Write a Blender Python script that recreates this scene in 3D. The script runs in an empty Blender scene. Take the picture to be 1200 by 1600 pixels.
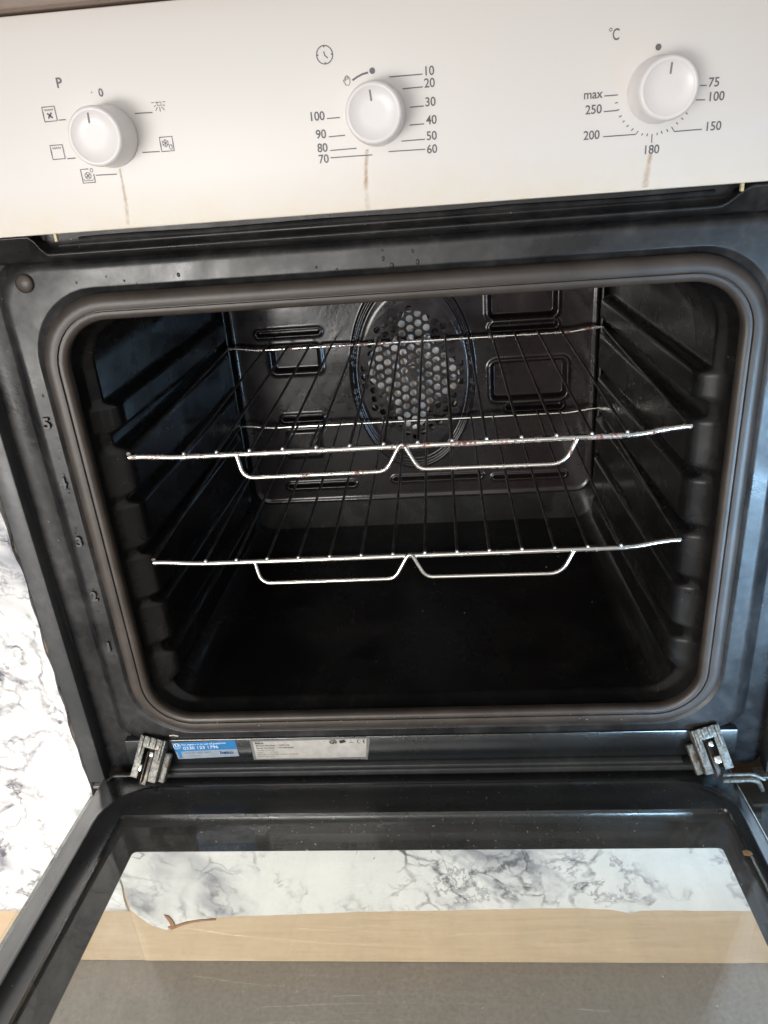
import bpy, bmesh, math, random
from mathutils import Vector, Matrix, geometry
import mathutils
random.seed(7)
PI = math.pi
S = bpy.context.scene
COL = S.collection

# ------------------------------------------------------------ camera
cam_d = bpy.data.cameras.new('camera'); cam = bpy.data.objects.new('camera', cam_d); COL.objects.link(cam)
R = ((0.99576072, 0.055179, -0.07359259), (-0.04227982, -0.43597415, -0.89896549), (-0.08168848, 0.898266, -0.43179298))
cam.matrix_world = Matrix(((R[0][0], -R[1][0], -R[2][0], 0.03079), (R[0][1], -R[1][1], -R[2][1], -0.51832),
                           (R[0][2], -R[1][2], -R[2][2], 0.27502), (0, 0, 0, 1)))
cam_d.sensor_fit = 'AUTO'; cam_d.sensor_width = 36.0; cam_d.lens = 36.0*1223.28/1600
cam_d.clip_start = 0.01; cam_d.clip_end = 100
S.camera = cam
S.render.resolution_x = 768; S.render.resolution_y = 1024

# ------------------------------------------------------------ world and lamps
W = bpy.data.worlds.new('World'); S.world = W; W.use_nodes = True
nt = W.node_tree; nt.nodes.clear()
wo = nt.nodes.new('ShaderNodeOutputWorld'); bg = nt.nodes.new('ShaderNodeBackground')
tc = nt.nodes.new('ShaderNodeTexCoord'); sp = nt.nodes.new('ShaderNodeSeparateXYZ')
nt.links.new(tc.outputs['Generated'], sp.inputs[0])
cr = nt.nodes.new('ShaderNodeValToRGB')          # a room: dim behind the oven, bright in front of it
mr = nt.nodes.new('ShaderNodeMapRange'); mr.inputs['From Min'].default_value = -1; mr.inputs['From Max'].default_value = 1
nt.links.new(sp.outputs['Y'], mr.inputs['Value']); nt.links.new(mr.outputs[0], cr.inputs[0])
cr.color_ramp.elements[0].position = 0.0; cr.color_ramp.elements[0].color = (.95, .93, .9, 1)
cr.color_ramp.elements[1].position = 0.7; cr.color_ramp.elements[1].color = (.30, .31, .34, 1)
nt.links.new(cr.outputs[0], bg.inputs[0]); bg.inputs[1].default_value = 0.50
nt.links.new(bg.outputs[0], wo.inputs[0])

def area(name, loc, target, sx, sy, power, color):
    l = bpy.data.lights.new(name, 'AREA'); l.shape = 'RECTANGLE'; l.size = sx; l.size_y = sy
    l.energy = power; l.color = color
    o = bpy.data.objects.new(name, l); COL.objects.link(o); o.location = loc
    o.rotation_euler = (Vector(target) - Vector(loc)).to_track_quat('-Z', 'Y').to_euler()
    return o
area('window_light', (-0.40, -2.3, 0.42), (-.05, 0, -.1), 1.6, 1.2, 11.5, (1.0, .95, .89))
area('side_sheen_light', (.66, -.74, -.27), (.33, 0, -.10), 0.36, 0.36, 1.25, (.42, .70, 1.0)).data.spread = math.radians(34)  # added lamp, no window there: gives the right frame its blue sheen
area('low_fill_light', (-0.95, -1.9, -0.16), (-.30, 0, -.36), 1.2, 0.55, 6.8, (1.0, .97, .93)).data.spread = math.radians(55)  # added fill, narrowed to brighten the marble and floor below the panel
S.view_settings.view_transform = 'Standard'; S.view_settings.look = 'None'
S.view_settings.exposure = 0; S.view_settings.gamma = 1; S.view_settings.use_curve_mapping = False
S.render.engine = 'CYCLES'
S.cycles.max_bounces = 10; S.cycles.glossy_bounces = 5; S.cycles.transparent_max_bounces = 16

D = {
  't1': [('P', -179.4, 315.9, 5.6), ('0', -156.3, 309.2, 4.4)],
  'l1': [[(-184.4, 297.1), (-180.2, 297.1)], [(-184.3, 276.7), (-179.3, 276.7)], [(-169.3, 266.6), (-156.6, 266.3)], [(-138.9, 297.2), (-128.5, 296.9)], [(-138.8, 276.7), (-128.4, 276.5)]],
  'b1': [(-189.0, 300.6), (-189.4, 280.6), (-174.3, 266.6), (-123.8, 299.2), (-123.4, 280.1)],
  'd1': [(-161.5, 309.6)],
  't2': [('10', 30.4, 305.7, 4.9), ('20', 30.5, 299.8, 4.9), ('30', 30.5, 290.5, 4.9), ('40', 30.7, 281.4, 4.9), ('50', 30.4, 273.3, 4.9), ('60', 30.3, 266.4, 4.9), ('100', -34.2, 288.0, 4.9), ('90', -32.8, 278.7, 4.9), ('80', -32.7, 271.6, 4.9), ('70', -32.6, 265.7, 4.9)],
  'l2': [[(8.4, 304.3), (26.8, 304.2)], [(15.4, 297.9), (26.7, 298.0)], [(19.0, 288.5), (26.8, 288.5)], [(18.2, 279.5), (26.5, 279.5)], [(13.1, 271.6), (26.6, 271.6)], [(5.3, 266.7), (26.4, 266.4)], [(-28.5, 286.3), (-21.0, 286.3)], [(-28.4, 276.9), (-18.9, 277.0)], [(-28.3, 269.7), (-12.9, 269.8)], [(-28.5, 265.9), (-4.2, 265.7)]],
  'arc2': [(-12.2, 304.2), (-9.3, 305.7), (-6.3, 306.8), (-3.2, 307.3)],
  'clock': (-26.5, 317.7),
  'hand': (-15.4, 304.4),
  'dot2': (-0.8, 308.0),
  't3': [('75', 185.2, 288.3, 4.9), ('100', 187.0, 281.3, 4.9), ('150', 186.9, 266.6, 4.9), ('180', 153.9, 257.1, 4.9), ('200', 120.3, 266.9, 4.9), ('250', 120.9, 279.8, 4.9), ('max', 120.3, 287.4, 4.9)],
  'l3': [[(177.9, 287.1), (181.4, 286.9)], [(176.3, 280.2), (181.3, 279.9)], [(164.2, 267.8), (165.9, 265.3), (181.0, 265.3)], [(153.8, 264.9), (153.9, 260.4)], [(126.8, 265.5), (144.8, 265.4), (146.1, 267.0)], [(126.6, 278.2), (133.3, 278.2), (135.0, 278.6)], [(126.5, 285.9), (133.9, 285.9)], [(132.5, 281.9), (134.1, 282.2)], [(135.0, 274.8), (136.5, 275.5)], [(137.2, 272.1), (138.2, 272.8)], [(139.5, 269.6), (140.6, 270.4)], [(142.2, 267.4), (143.3, 268.5)], [(148.0, 264.6), (148.7, 265.6)], [(150.9, 264.0), (151.4, 265.3)], [(156.5, 264.1), (156.7, 265.4)], [(159.4, 264.7), (158.7, 266.1)], [(162.5, 265.4), (161.6, 266.7)], [(167.6, 268.8), (166.6, 269.8)], [(170.3, 271.0), (169.2, 271.8)], [(172.4, 273.5), (171.4, 274.3)]],
  'degc': (130.7, 315.0),
  'dot3': (154.1, 307.2),
  'ptr': [[(-157.4, 298.6), (-157.8, 293.3)], [(-1.5, 297.8), (-1.0, 292.4)], [(156.0, 298.4), (155.6, 293.1)]],
  'stain': [[(-154.3, 269.2), (-154.2, 261.0), (-154.6, 250.3), (-156.0, 238.0)], [(-7.0, 268.8), (-8.4, 259.9), (-9.2, 249.6), (-9.1, 236.0)], [(153.8, 254.9), (152.6, 246.1), (151.7, 237.1)]],
  'tabs': [(-204.1, 235.4), (207.6, 234.5), (-34.0, 231.2)],
}

# ------------------------------------------------------------ materials
def nodes(name):
    m = bpy.data.materials.new(name); m.use_nodes = True
    t = m.node_tree; b = t.nodes['Principled BSDF']
    return m, t, b
def N(t, kind, **kw):
    n = t.nodes.new(kind)
    for k, v in kw.items():
        if k in n.inputs: n.inputs[k].default_value = v
        else: setattr(n, k, v)
    return n
def noise(t, scale, detail=4, rough=.55, dist=0, vec=None):
    n = N(t, 'ShaderNodeTexNoise', Scale=scale, Detail=detail, Roughness=rough, Distortion=dist)
    if vec: t.links.new(vec, n.inputs['Vector'])
    return n
def ramp(t, fac, stops):
    r = t.nodes.new('ShaderNodeValToRGB'); e = r.color_ramp.elements
    while len(e) < len(stops): e.new(.5)
    for el, (p, c) in zip(e, stops):
        el.position = p; el.color = (c, c, c, 1) if not isinstance(c, tuple) else (*c, 1)
    t.links.new(fac, r.inputs[0]); return r
def mixc(t, fac, a, b, mode='MIX'):
    m = t.nodes.new('ShaderNodeMix'); m.data_type = 'RGBA'; m.blend_type = mode
    for i, v in ((0, fac), (6, a), (7, b)):
        if isinstance(v, (int, float)): m.inputs[i].default_value = v
        elif isinstance(v, tuple): m.inputs[i].default_value = (*v, 1)
        else: t.links.new(v, m.inputs[i])
    return m.outputs[2]
def mth(t, op, a, b=0.0):
    m = t.nodes.new('ShaderNodeMath'); m.operation = op
    for i, v in ((0, a), (1, b)):
        if isinstance(v, (int, float)): m.inputs[i].default_value = v
        else: t.links.new(v, m.inputs[i])
    return m.outputs[0]
def objco(t):
    return t.nodes.new('ShaderNodeTexCoord').outputs['Object']
def bump(t, b, h, strength=.2, dist=.001):
    n = N(t, 'ShaderNodeBump', Strength=strength, Distance=dist)
    t.links.new(h, n.inputs['Height']); t.links.new(n.outputs[0], b.inputs['Normal'])

def enamel(name, base, r0, r1, grime=.0, grimecol=(.12, .12, .12), specks=.0, bstr=.15, spec=.5):
    m, t, b = nodes(name); co = objco(t)
    n1 = noise(t, 16, 6, .6, .4, co); n2 = noise(t, 140, 5, .65, 0, co)
    g = ramp(t, n1.outputs[0], [(.38, 0.0), (.68, 1.0)]).outputs[0]
    g2 = ramp(t, n2.outputs[0], [(.42, .25), (.66, 1.0)]).outputs[0]
    gm = mth(t, 'MULTIPLY', mth(t, 'MULTIPLY', g, g2), grime)
    c = mixc(t, gm, base, grimecol)
    if specks:
        v = N(t, 'ShaderNodeTexVoronoi', Scale=150.0); t.links.new(co, v.inputs['Vector'])
        d = ramp(t, v.outputs['Distance'], [(.05, 1.0), (.085, 0.0)]).outputs[0]
        sel = ramp(t, v.outputs['Color'], [(.50, 0.0), (.54, 1.0)]).outputs[0]
        f = mth(t, 'MULTIPLY', mth(t, 'MULTIPLY', mth(t, 'MULTIPLY', d, sel), ramp(t, n1.outputs[0], [(.5, 0.0), (.62, 1.0)]).outputs[0]), specks)
        c = mixc(t, f, c, (.42, .41, .39))
    t.links.new(c, b.inputs['Base Color'])
    rr = N(t, 'ShaderNodeMapRange'); rr.inputs['To Min'].default_value = r0; rr.inputs['To Max'].default_value = r1
    t.links.new(g, rr.inputs['Value']); t.links.new(rr.outputs[0], b.inputs['Roughness'])
    b.inputs['Specular IOR Level'].default_value = spec
    bump(t, b, mth(t, 'ADD', n2.outputs[0], mth(t, 'MULTIPLY', n1.outputs[0], .35)), bstr, .0006)
    return m
M = {}
M['enamel'] = enamel('black_enamel', (.007, .0066, .0066), .16, .36, .22, (.05, .048, .046), .35, .10)
M['frame'] = enamel('dusty_black_enamel', (.011, .011, .012), .24, .52, .75, (.066, .063, .061), 1.0, .22, .45)
M['back'] = enamel('stained_black_enamel', (.011, .008, .0078), .09, .24, .4, (.038, .027, .025), .2, .12, .35)
M['liner'] = enamel('door_black_enamel', (.014, .016, .018), .22, .36, .3, (.05, .05, .05), .5, .08)
for n_ in M['liner'].node_tree.nodes:
    if n_.type == 'BSDF_PRINCIPLED': n_.inputs['Coat Weight'].default_value = .8; n_.inputs['Coat IOR'].default_value = 1.9; n_.inputs['Coat Roughness'].default_value = .22
M['flange'] = enamel('grey_flange', (.050, .052, .055), .35, .55, .6, (.12, .12, .12), .3, .25)
M['black'] = enamel('black_void', (.006, .006, .006), .3, .5)
M['print'] = enamel('black_glass_print', (.008, .010, .012), .02, .05, 0, (.02, .02, .02), 0, 0, 1.0)
for n_ in M['print'].node_tree.nodes:
    if n_.type == 'BSDF_PRINCIPLED': n_.inputs['Coat Weight'].default_value = 1; n_.inputs['Coat IOR'].default_value = 3.0

def plain(name, col, rough, metal=0, spec=.5, bs=0, bscale=200, var=1.0):
    m, t, b = nodes(name)
    co = objco(t); n = noise(t, bscale, 4, .6, 0, co)
    c = mixc(t, ramp(t, n.outputs[0], [(.35, 0.0), (.7, 1.0)]).outputs[0], tuple(x*(1-.14*var) for x in col), tuple(min(1, x*(1+.08*var)) for x in col))
    t.links.new(c, b.inputs['Base Color'])
    b.inputs['Roughness'].default_value = rough; b.inputs['Metallic'].default_value = metal
    b.inputs['Specular IOR Level'].default_value = spec
    if bs: bump(t, b, n.outputs[0], bs, .0005)
    return m
M['ink'] = plain('grey_print', (.15, .15, .17), .5)
M['inkd'] = plain('dark_print', (.09, .10, .13), .5)
M['pointer'] = plain('grey_pointer', (.25, .25, .27), .5)
M['txt'] = plain('label_ink', (.03, .03, .035), .6)
M['txtw'] = plain('label_white_ink', (.75, .80, .85), .5)
M['navy'] = plain('navy_ink', (.02, .07, .20), .5)
M['blue'] = plain('blue_label', (.03, .22, .52), .35)
M['lgrey'] = plain('grey_label', (.36, .42, .50), .35)
M['fan'] = plain('fan_metal', (.46, .41, .37), .5, .1, .5, .2, 55, 3.0)
M['yellow'] = plain('yellowed_plastic', (.62, .52, .30), .4)
M['speck'] = plain('pale_crumb', (.62, .58, .50), .8)
M['crumb'] = plain('brown_crumb', (.45, .26, .13), .8, 0, .5, .4, 900)
M['tape'] = plain('brown_torn_paper', (.34, .18, .09), .8, 0, .3, .5, 500)
M['worktop'] = plain('brown_worktop_edge', (.27, .20, .16), .5, 0, .5, .1, 60)
M['pin'] = plain('polished_pin', (.9, .88, .84), .25, .8)

def m_panel():
    m, t, b = nodes('white_enamel_panel'); co = objco(t)
    n = noise(t, 9, 3, .5, .3, co); n2 = noise(t, 60, 5, .7, 0, co)
    c = mixc(t, ramp(t, n.outputs[0], [(.38, 0.0), (.66, 1.0)]).outputs[0], (.82, .80, .775), (.83, .795, .77))
    # yellowed, greasy lower edge
    s = t.nodes.new('ShaderNodeSeparateXYZ'); t.links.new(co, s.inputs[0])
    e = N(t, 'ShaderNodeMapRange'); e.inputs['From Min'].default_value = .262; e.inputs['From Max'].default_value = .2355
    t.links.new(s.outputs['Z'], e.inputs['Value'])
    f = mth(t, 'MULTIPLY', mth(t, 'MULTIPLY', e.outputs[0], ramp(t, n2.outputs[0], [(.3, .35), (.7, 1.0)]).outputs[0]), .6)
    c = mixc(t, f, c, (.78, .67, .48))
    v = N(t, 'ShaderNodeTexVoronoi', Scale=70.0); t.links.new(co, v.inputs['Vector'])
    d = ramp(t, v.outputs['Distance'], [(.03, 1.0), (.05, 0.0)]).outputs[0]
    sel = ramp(t, v.outputs['Color'], [(.74, 0.0), (.76, 1.0)]).outputs[0]
    c = mixc(t, mth(t, 'MULTIPLY', mth(t, 'MULTIPLY', d, sel), .5), c, (.40, .27, .16))
    t.links.new(c, b.inputs['Base Color']); b.inputs['Roughness'].default_value = .42
    bump(t, b, n2.outputs[0], .02, .0005)
    return m
M['panel'] = m_panel()
M['knob'] = plain('white_plastic', (.88, .85, .85), .30, 0, .5, .01, 40, .12)

def m_stain(k):
    m, t, b = nodes('brown_drip'); co = objco(t)
    n = noise(t, 70, 5, .7, .6, co)
    b.inputs['Base Color'].default_value = (.56, .36, .19, 1); b.inputs['Roughness'].default_value = .5
    tr = t.nodes.new('ShaderNodeBsdfTransparent'); mx = t.nodes.new('ShaderNodeMixShader')
    uv = t.nodes.new('ShaderNodeTexCoord').outputs['UV']; s = t.nodes.new('ShaderNodeSeparateXYZ'); t.links.new(uv, s.inputs[0])
    x = mth(t, 'ABSOLUTE', mth(t, 'SUBTRACT', s.outputs[0], .5)); e = ramp(t, x, [(.12, 1.0), (.5, 0.0)]).outputs[0]
    f = mth(t, 'MULTIPLY', mth(t, 'MULTIPLY', e, ramp(t, n.outputs[0], [(.40, .15), (.64, 1.0)]).outputs[0]), k)
    t.links.new(f, mx.inputs[0]); t.links.new(tr.outputs[0], mx.inputs[1]); t.links.new(b.outputs[0], mx.inputs[2])
    t.links.new(mx.outputs[0], t.nodes['Material Output'].inputs['Surface'])
    return m
M['stain'] = m_stain(.45); M['stain_dark'] = m_stain(.65)

def m_gasket():
    m, t, b = nodes('brown_rubber'); co = objco(t)
    n = noise(t, 30, 5, .6, .5, co); n2 = noise(t, 300, 4, .6, 0, co)
    c = mixc(t, ramp(t, n.outputs[0], [(.35, 0.0), (.7, 1.0)]).outputs[0], (.038, .030, .025), (.066, .052, .044))
    t.links.new(c, b.inputs['Base Color']); b.inputs['Roughness'].default_value = .42
    bump(t, b, n2.outputs[0], .15, .0004)
    return m
M['gasket'] = m_gasket()

def m_chrome(rust):
    m, t, b = nodes('rusty_chrome' if rust > .3 else 'chrome_wire'); co = objco(t)
    n = noise(t, 75, 6, .7, .5, co); n2 = noise(t, 420, 4, .7, 0, co)
    f = ramp(t, mth(t, 'ADD', mth(t, 'MULTIPLY', n.outputs[0], .72), mth(t, 'MULTIPLY', n2.outputs[0], .28)), [(.60-rust*.2, 0.0), (.66-rust*.2, 1.0)]).outputs[0]
    c = mixc(t, f, (.86, .83, .78), (.16, .055, .035)); t.links.new(c, b.inputs['Base Color'])
    t.links.new(mth(t, 'SUBTRACT', 1.0, f), b.inputs['Metallic'])
    t.links.new(mth(t, 'ADD', mth(t, 'MULTIPLY', f, .45), .16), b.inputs['Roughness'])
    return m
M['rust'] = m_chrome(.42); M['chrome'] = m_chrome(.08)
def m_rod():
    m, t, b = nodes('burnt_wire'); co = objco(t); n = noise(t, 60, 4, .6, 0, co)
    c = mixc(t, ramp(t, n.outputs[0], [(.4, 0.0), (.7, 1.0)]).outputs[0], (.045, .038, .034), (.14, .12, .105))
    t.links.new(c, b.inputs['Base Color']); b.inputs['Metallic'].default_value = .6; b.inputs['Roughness'].default_value = .35
    return m
M['rod'] = m_rod()

def m_galv():
    m, t, b = nodes('rusty_galvanised_steel'); co = objco(t)
    n = noise(t, 130, 6, .7, 1.2, co); n2 = noise(t, 500, 4, .6, 0, co)
    c = mixc(t, ramp(t, n2.outputs[0], [(.35, 0.0), (.65, 1.0)]).outputs[0], (.11, .11, .10), (.34, .34, .31))
    c = mixc(t, ramp(t, n.outputs[0], [(.58, 0.0), (.66, 1.0)]).outputs[0], c, (.12, .065, .04))
    t.links.new(c, b.inputs['Base Color']); b.inputs['Metallic'].default_value = .45; b.inputs['Roughness'].default_value = .5
    bump(t, b, n.outputs[0], .5, .0008)
    return m
M['galv'] = m_galv()

def m_marble():
    m, t, b = nodes('marble_print_film'); co = objco(t)
    mp = t.nodes.new('ShaderNodeMapping'); mp.inputs['Rotation'].default_value = (.3, .6, .2); t.links.new(co, mp.inputs[0])
    v0 = mp.outputs[0]
    w = noise(t, 4.5, 4, .55, 0, v0)
    wv = t.nodes.new('ShaderNodeVectorMath'); wv.operation = 'MULTIPLY_ADD'
    t.links.new(w.outputs['Color'], wv.inputs[0]); wv.inputs[1].default_value = (.16, .16, .16); t.links.new(v0, wv.inputs[2])
    def veins(scale, width, rough, off):
        mp2 = t.nodes.new('ShaderNodeMapping'); mp2.inputs['Location'].default_value = (off, off*.7, off*.3); t.links.new(wv.outputs[0], mp2.inputs[0])
        n = noise(t, scale, 6, rough, .15, mp2.outputs[0])
        a = mth(t, 'ABSOLUTE', mth(t, 'SUBTRACT', n.outputs[0], .5))
        return ramp(t, a, [(0.0, 1.0), (width*.6, .75), (width*1.5, 0.0)]).outputs[0]
    big = noise(t, 6.5, 3, .55, 1.2, v0)
    reg = ramp(t, big.outputs[0], [(.49, 0.0), (.60, 1.0)]).outputs[0]
    reg2 = ramp(t, noise(t, 15, 3, .5, .5, v0).outputs[0], [(.45, 0.0), (.56, 1.0)]).outputs[0]
    wf = noise(t, 22, 5, .65, 0, v0)
    wv2 = t.nodes.new('ShaderNodeVectorMath'); wv2.operation = 'MULTIPLY_ADD'
    t.links.new(wf.outputs['Color'], wv2.inputs[0]); wv2.inputs[1].default_value = (.045, .045, .045); t.links.new(wv.outputs[0], wv2.inputs[2])
    def crackle(scale, width, rnd):
        v = t.nodes.new('ShaderNodeTexVoronoi'); v.feature = 'DISTANCE_TO_EDGE'; v.inputs['Scale'].default_value = scale
        v.inputs['Randomness'].default_value = rnd; t.links.new(wv2.outputs[0], v.inputs['Vector'])
        return ramp(t, v.outputs['Distance'], [(0.0, 1.0), (width*.5, .6), (width, 0.0)]).outputs[0]
    vary = ramp(t, noise(t, 40, 4, .6, 0, v0).outputs[0], [(.36, .15), (.62, 1.0)]).outputs[0]
    v1 = mth(t, 'MULTIPLY', crackle(8.5, .030, 1.0), mth(t, 'MULTIPLY', mth(t, 'ADD', mth(t, 'MULTIPLY', reg, .95), .04), vary))
    v2 = mth(t, 'MULTIPLY', crackle(26, .070, 1.0), mth(t, 'MULTIPLY', mth(t, 'MULTIPLY', reg, reg2), vary))
    v3 = mth(t, 'MULTIPLY', mth(t, 'MULTIPLY', veins(3.4, .006, .66, 7.7), vary), .8)
    v4 = mth(t, 'MULTIPLY', veins(19, .018, .70, 2.2), mth(t, 'MULTIPLY', reg, mth(t, 'SUBTRACT', 1.0, reg2)))
    f = mth(t, 'MINIMUM', mth(t, 'ADD', mth(t, 'ADD', v1, mth(t, 'MULTIPLY', v2, .9)), mth(t, 'ADD', v3, mth(t, 'MULTIPLY', v4, .7))), 1.0)
    ms = t.nodes.new('ShaderNodeMapping'); ms.inputs['Rotation'].default_value = (0, .7, 0); ms.inputs['Scale'].default_value = (1, 1, .35); t.links.new(v0, ms.inputs[0])
    cloud = mth(t, 'MULTIPLY', ramp(t, noise(t, 12, 4, .6, .8, ms.outputs[0]).outputs[0], [(.50, 0.0), (.74, 1.0)]).outputs[0], mth(t, 'ADD', mth(t, 'MULTIPLY', reg, .85), .30))
    c = mixc(t, cloud, (.80, .79, .775), (.26, .27, .31))
    c = mixc(t, mth(t, 'MULTIPLY', f, .92), c, (.09, .085, .11))
    t.links.new(c, b.inputs['Base Color']); b.inputs['Roughness'].default_value = .3
    bump(t, b, noise(t, 20, 3, .5, 0, co).outputs[0], .12, .003)
    return m
M['marble'] = m_marble()

def m_wood():
    m, t, b = nodes('maple_laminate'); co = objco(t)
    mp = t.nodes.new('ShaderNodeMapping'); mp.inputs['Scale'].default_value = (1.2, 14, 14); t.links.new(co, mp.inputs[0])
    n = noise(t, 5, 6, .6, 1.1, mp.outputs[0]); n2 = noise(t, 22, 4, .6, 0, mp.outputs[0])
    c = mixc(t, ramp(t, n.outputs[0], [(.3, 0.0), (.7, 1.0)]).outputs[0], (.62, .475, .325), (.55, .41, .265))
    c = mixc(t, mth(t, 'MULTIPLY', ramp(t, n2.outputs[0], [(.5, 0.0), (.75, 1.0)]).outputs[0], .35), c, (.40, .25, .13))
    t.links.new(c, b.inputs['Base Color']); b.inputs['Roughness'].default_value = .45
    return m
M['wood'] = m_wood()

def m_floor():
    m, t, b = nodes('grey_floor_tile'); co = objco(t)
    n = noise(t, 4, 5, .6, .5, co); n2 = noise(t, 240, 4, .75, 0, co); n3 = noise(t, 45, 5, .6, 0, co)
    c = mixc(t, ramp(t, n.outputs[0], [(.3, 0.0), (.7, 1.0)]).outputs[0], (.36, .33, .30), (.43, .40, .37))
    c = mixc(t, ramp(t, n2.outputs[0], [(.38, 0.0), (.66, .5)]).outputs[0], c, (.20, .18, .165))
    c = mixc(t, ramp(t, n3.outputs[0], [(.5, 0.0), (.75, .35)]).outputs[0], c, (.36, .33, .31))
    t.links.new(c, b.inputs['Base Color']); b.inputs['Roughness'].default_value = .5
    bump(t, b, n2.outputs[0], .25, .001)
    return m
M['floor'] = m_floor()

def m_glass(name, tint, f0):
    m, t, b = nodes(name); t.nodes.remove(b)
    tr = t.nodes.new('ShaderNodeBsdfTransparent'); tr.inputs[0].default_value = (*tint, 1)
    gl = t.nodes.new('ShaderNodeBsdfGlossy'); gl.inputs['Roughness'].default_value = .0; gl.inputs[0].default_value = (1, 1, 1, 1)
    co = objco(t)
    di = t.nodes.new('ShaderNodeBsdfDiffuse'); di.inputs[0].default_value = (.75, .73, .68, 1)
    lw = t.nodes.new('ShaderNodeLayerWeight'); lw.inputs[0].default_value = .5
    f5 = mth(t, 'POWER', lw.outputs['Facing'], 5.0)
    f = mth(t, 'ADD', mth(t, 'MULTIPLY', f5, .8), f0)
    mx = t.nodes.new('ShaderNodeMixShader'); t.links.new(f, mx.inputs[0]); t.links.new(tr.outputs[0], mx.inputs[1]); t.links.new(gl.outputs[0], mx.inputs[2])
    # greasy film and wipe marks, thickened to put in a milky veil of glare
    mp = t.nodes.new('ShaderNodeMapping'); mp.inputs['Scale'].default_value = (1, .22, 1); mp.inputs['Rotation'].default_value = (0, 0, .12); t.links.new(co, mp.inputs[0])
    n = noise(t, 24, 6, .65, .8, mp.outputs[0]); n2 = noise(t, 330, 3, .6, 0, co)
    film = mth(t, 'ADD', mth(t, 'MULTIPLY', ramp(t, n.outputs[0], [(.34, .40), (.75, 1.0)]).outputs[0], .085),
               mth(t, 'MULTIPLY', ramp(t, n2.outputs[0], [(.66, 0.0), (.74, 1.0)]).outputs[0], .10))
    m2 = t.nodes.new('ShaderNodeMixShader'); t.links.new(film, m2.inputs[0]); t.links.new(mx.outputs[0], m2.inputs[1]); t.links.new(di.outputs[0], m2.inputs[2])
    t.links.new(m2.outputs[0], t.nodes['Material Output'].inputs['Surface'])
    return m
M['glass'] = m_glass('inner_door_glass', (.985, .99, .985), .028); M['glass2'] = m_glass('outer_door_glass', (.97, .985, .975), .03)

def m_plate():
    m, t, b = nodes('silver_label'); co = objco(t); n = noise(t, 120, 5, .6, 0, co)
    c = mixc(t, ramp(t, n.outputs[0], [(.4, 0.0), (.7, 1.0)]).outputs[0], (.66, .64, .60), (.52, .50, .47))
    t.links.new(c, b.inputs['Base Color']); b.inputs['Roughness'].default_value = .4; b.inputs['Metallic'].default_value = .15
    return m
M['plate'] = m_plate()
M['plate_edge'] = plain('worn_silver_edge', (.30, .30, .29), .45, .4, .5, .3, 300)

# ------------------------------------------------------------ builders
def link(name, me, mat, parent=None):
    o = bpy.data.objects.new(name, me); COL.objects.link(o)
    if mat is not None: me.materials.append(mat)
    if parent is not None: o.parent = parent
    return o
def fin(name, bm, mat, parent=None, smooth=True, ang=35):
    bmesh.ops.recalc_face_normals(bm, faces=bm.faces[:]) if bm.faces else None
    me = bpy.data.meshes.new(name); bm.to_mesh(me); bm.free()
    if smooth:
        for p in me.polygons: p.use_smooth = True
        me.set_sharp_from_angle(angle=math.radians(ang))
    return link(name, me, mat, parent)
def thing(name, label, cat, loc=(0, 0, 0), group=None):
    o = bpy.data.objects.new(name, None); COL.objects.link(o); o.location = loc
    o.empty_display_size = .02
    o['label'] = label; o['category'] = cat
    if group: o['group'] = group
    return o
def tag(o, label=None, cat=None, group=None, kind=None):
    for k, v in (('label', label), ('category', cat), ('group', group), ('kind', kind)):
        if v: o[k] = v
    return o
def box(bm, x0, x1, y0, y1, z0, z1, bev=0, mat=None, seg=2):
    b = bmesh.new(); bmesh.ops.create_cube(b, size=1)
    bmesh.ops.scale(b, vec=(x1-x0, y1-y0, z1-z0), verts=b.verts); bmesh.ops.translate(b, vec=((x0+x1)/2, (y0+y1)/2, (z0+z1)/2), verts=b.verts)
    if bev: bmesh.ops.bevel(b, geom=b.edges[:], offset=bev, segments=seg, profile=.5, affect='EDGES')
    if mat: b.transform(mat)
    me = bpy.data.meshes.new('t'); b.to_mesh(me); b.free(); bm.from_mesh(me); bpy.data.meshes.remove(me)
def tube(bm, pts, r, n=10, cap=True, rs=None):
    pts = [Vector(p) for p in pts]; rings = []; up = None
    for i, p in enumerate(pts):
        d = (pts[min(i+1, len(pts)-1)] - pts[max(i-1, 0)]).normalized()
        if up is None: up = Vector((0, 0, 1)) if abs(d.z) < .9 else Vector((0, 1, 0))
        a = d.cross(up).normalized(); up = a.cross(d).normalized()
        rr = rs[i] if rs else r
        rings.append([bm.verts.new(p + (a*math.cos(2*PI*k/n) + up*math.sin(2*PI*k/n))*rr) for k in range(n)])
    for A, B in zip(rings, rings[1:]):
        for k in range(n): bm.faces.new((A[k], A[(k+1) % n], B[(k+1) % n], B[k]))
    if cap: bm.faces.new(rings[0][::-1]); bm.faces.new(rings[-1])
def fillet(pts, rad, seg=6):
    pts = [Vector(p) for p in pts]; out = [pts[0]]
    for i in range(1, len(pts)-1):
        a, b, c = pts[i-1], pts[i], pts[i+1]
        d1 = (a-b); d2 = (c-b); r = min(rad if not isinstance(rad, (list, tuple)) else rad[i-1], d1.length*.48, d2.length*.48)
        p0 = b + d1.normalized()*r; p2 = b + d2.normalized()*r
        for k in range(seg+1):
            t = k/seg; out.append(p0*(1-t)**2 + b*2*t*(1-t) + p2*t*t)
    out.append(pts[-1]); return out
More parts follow.
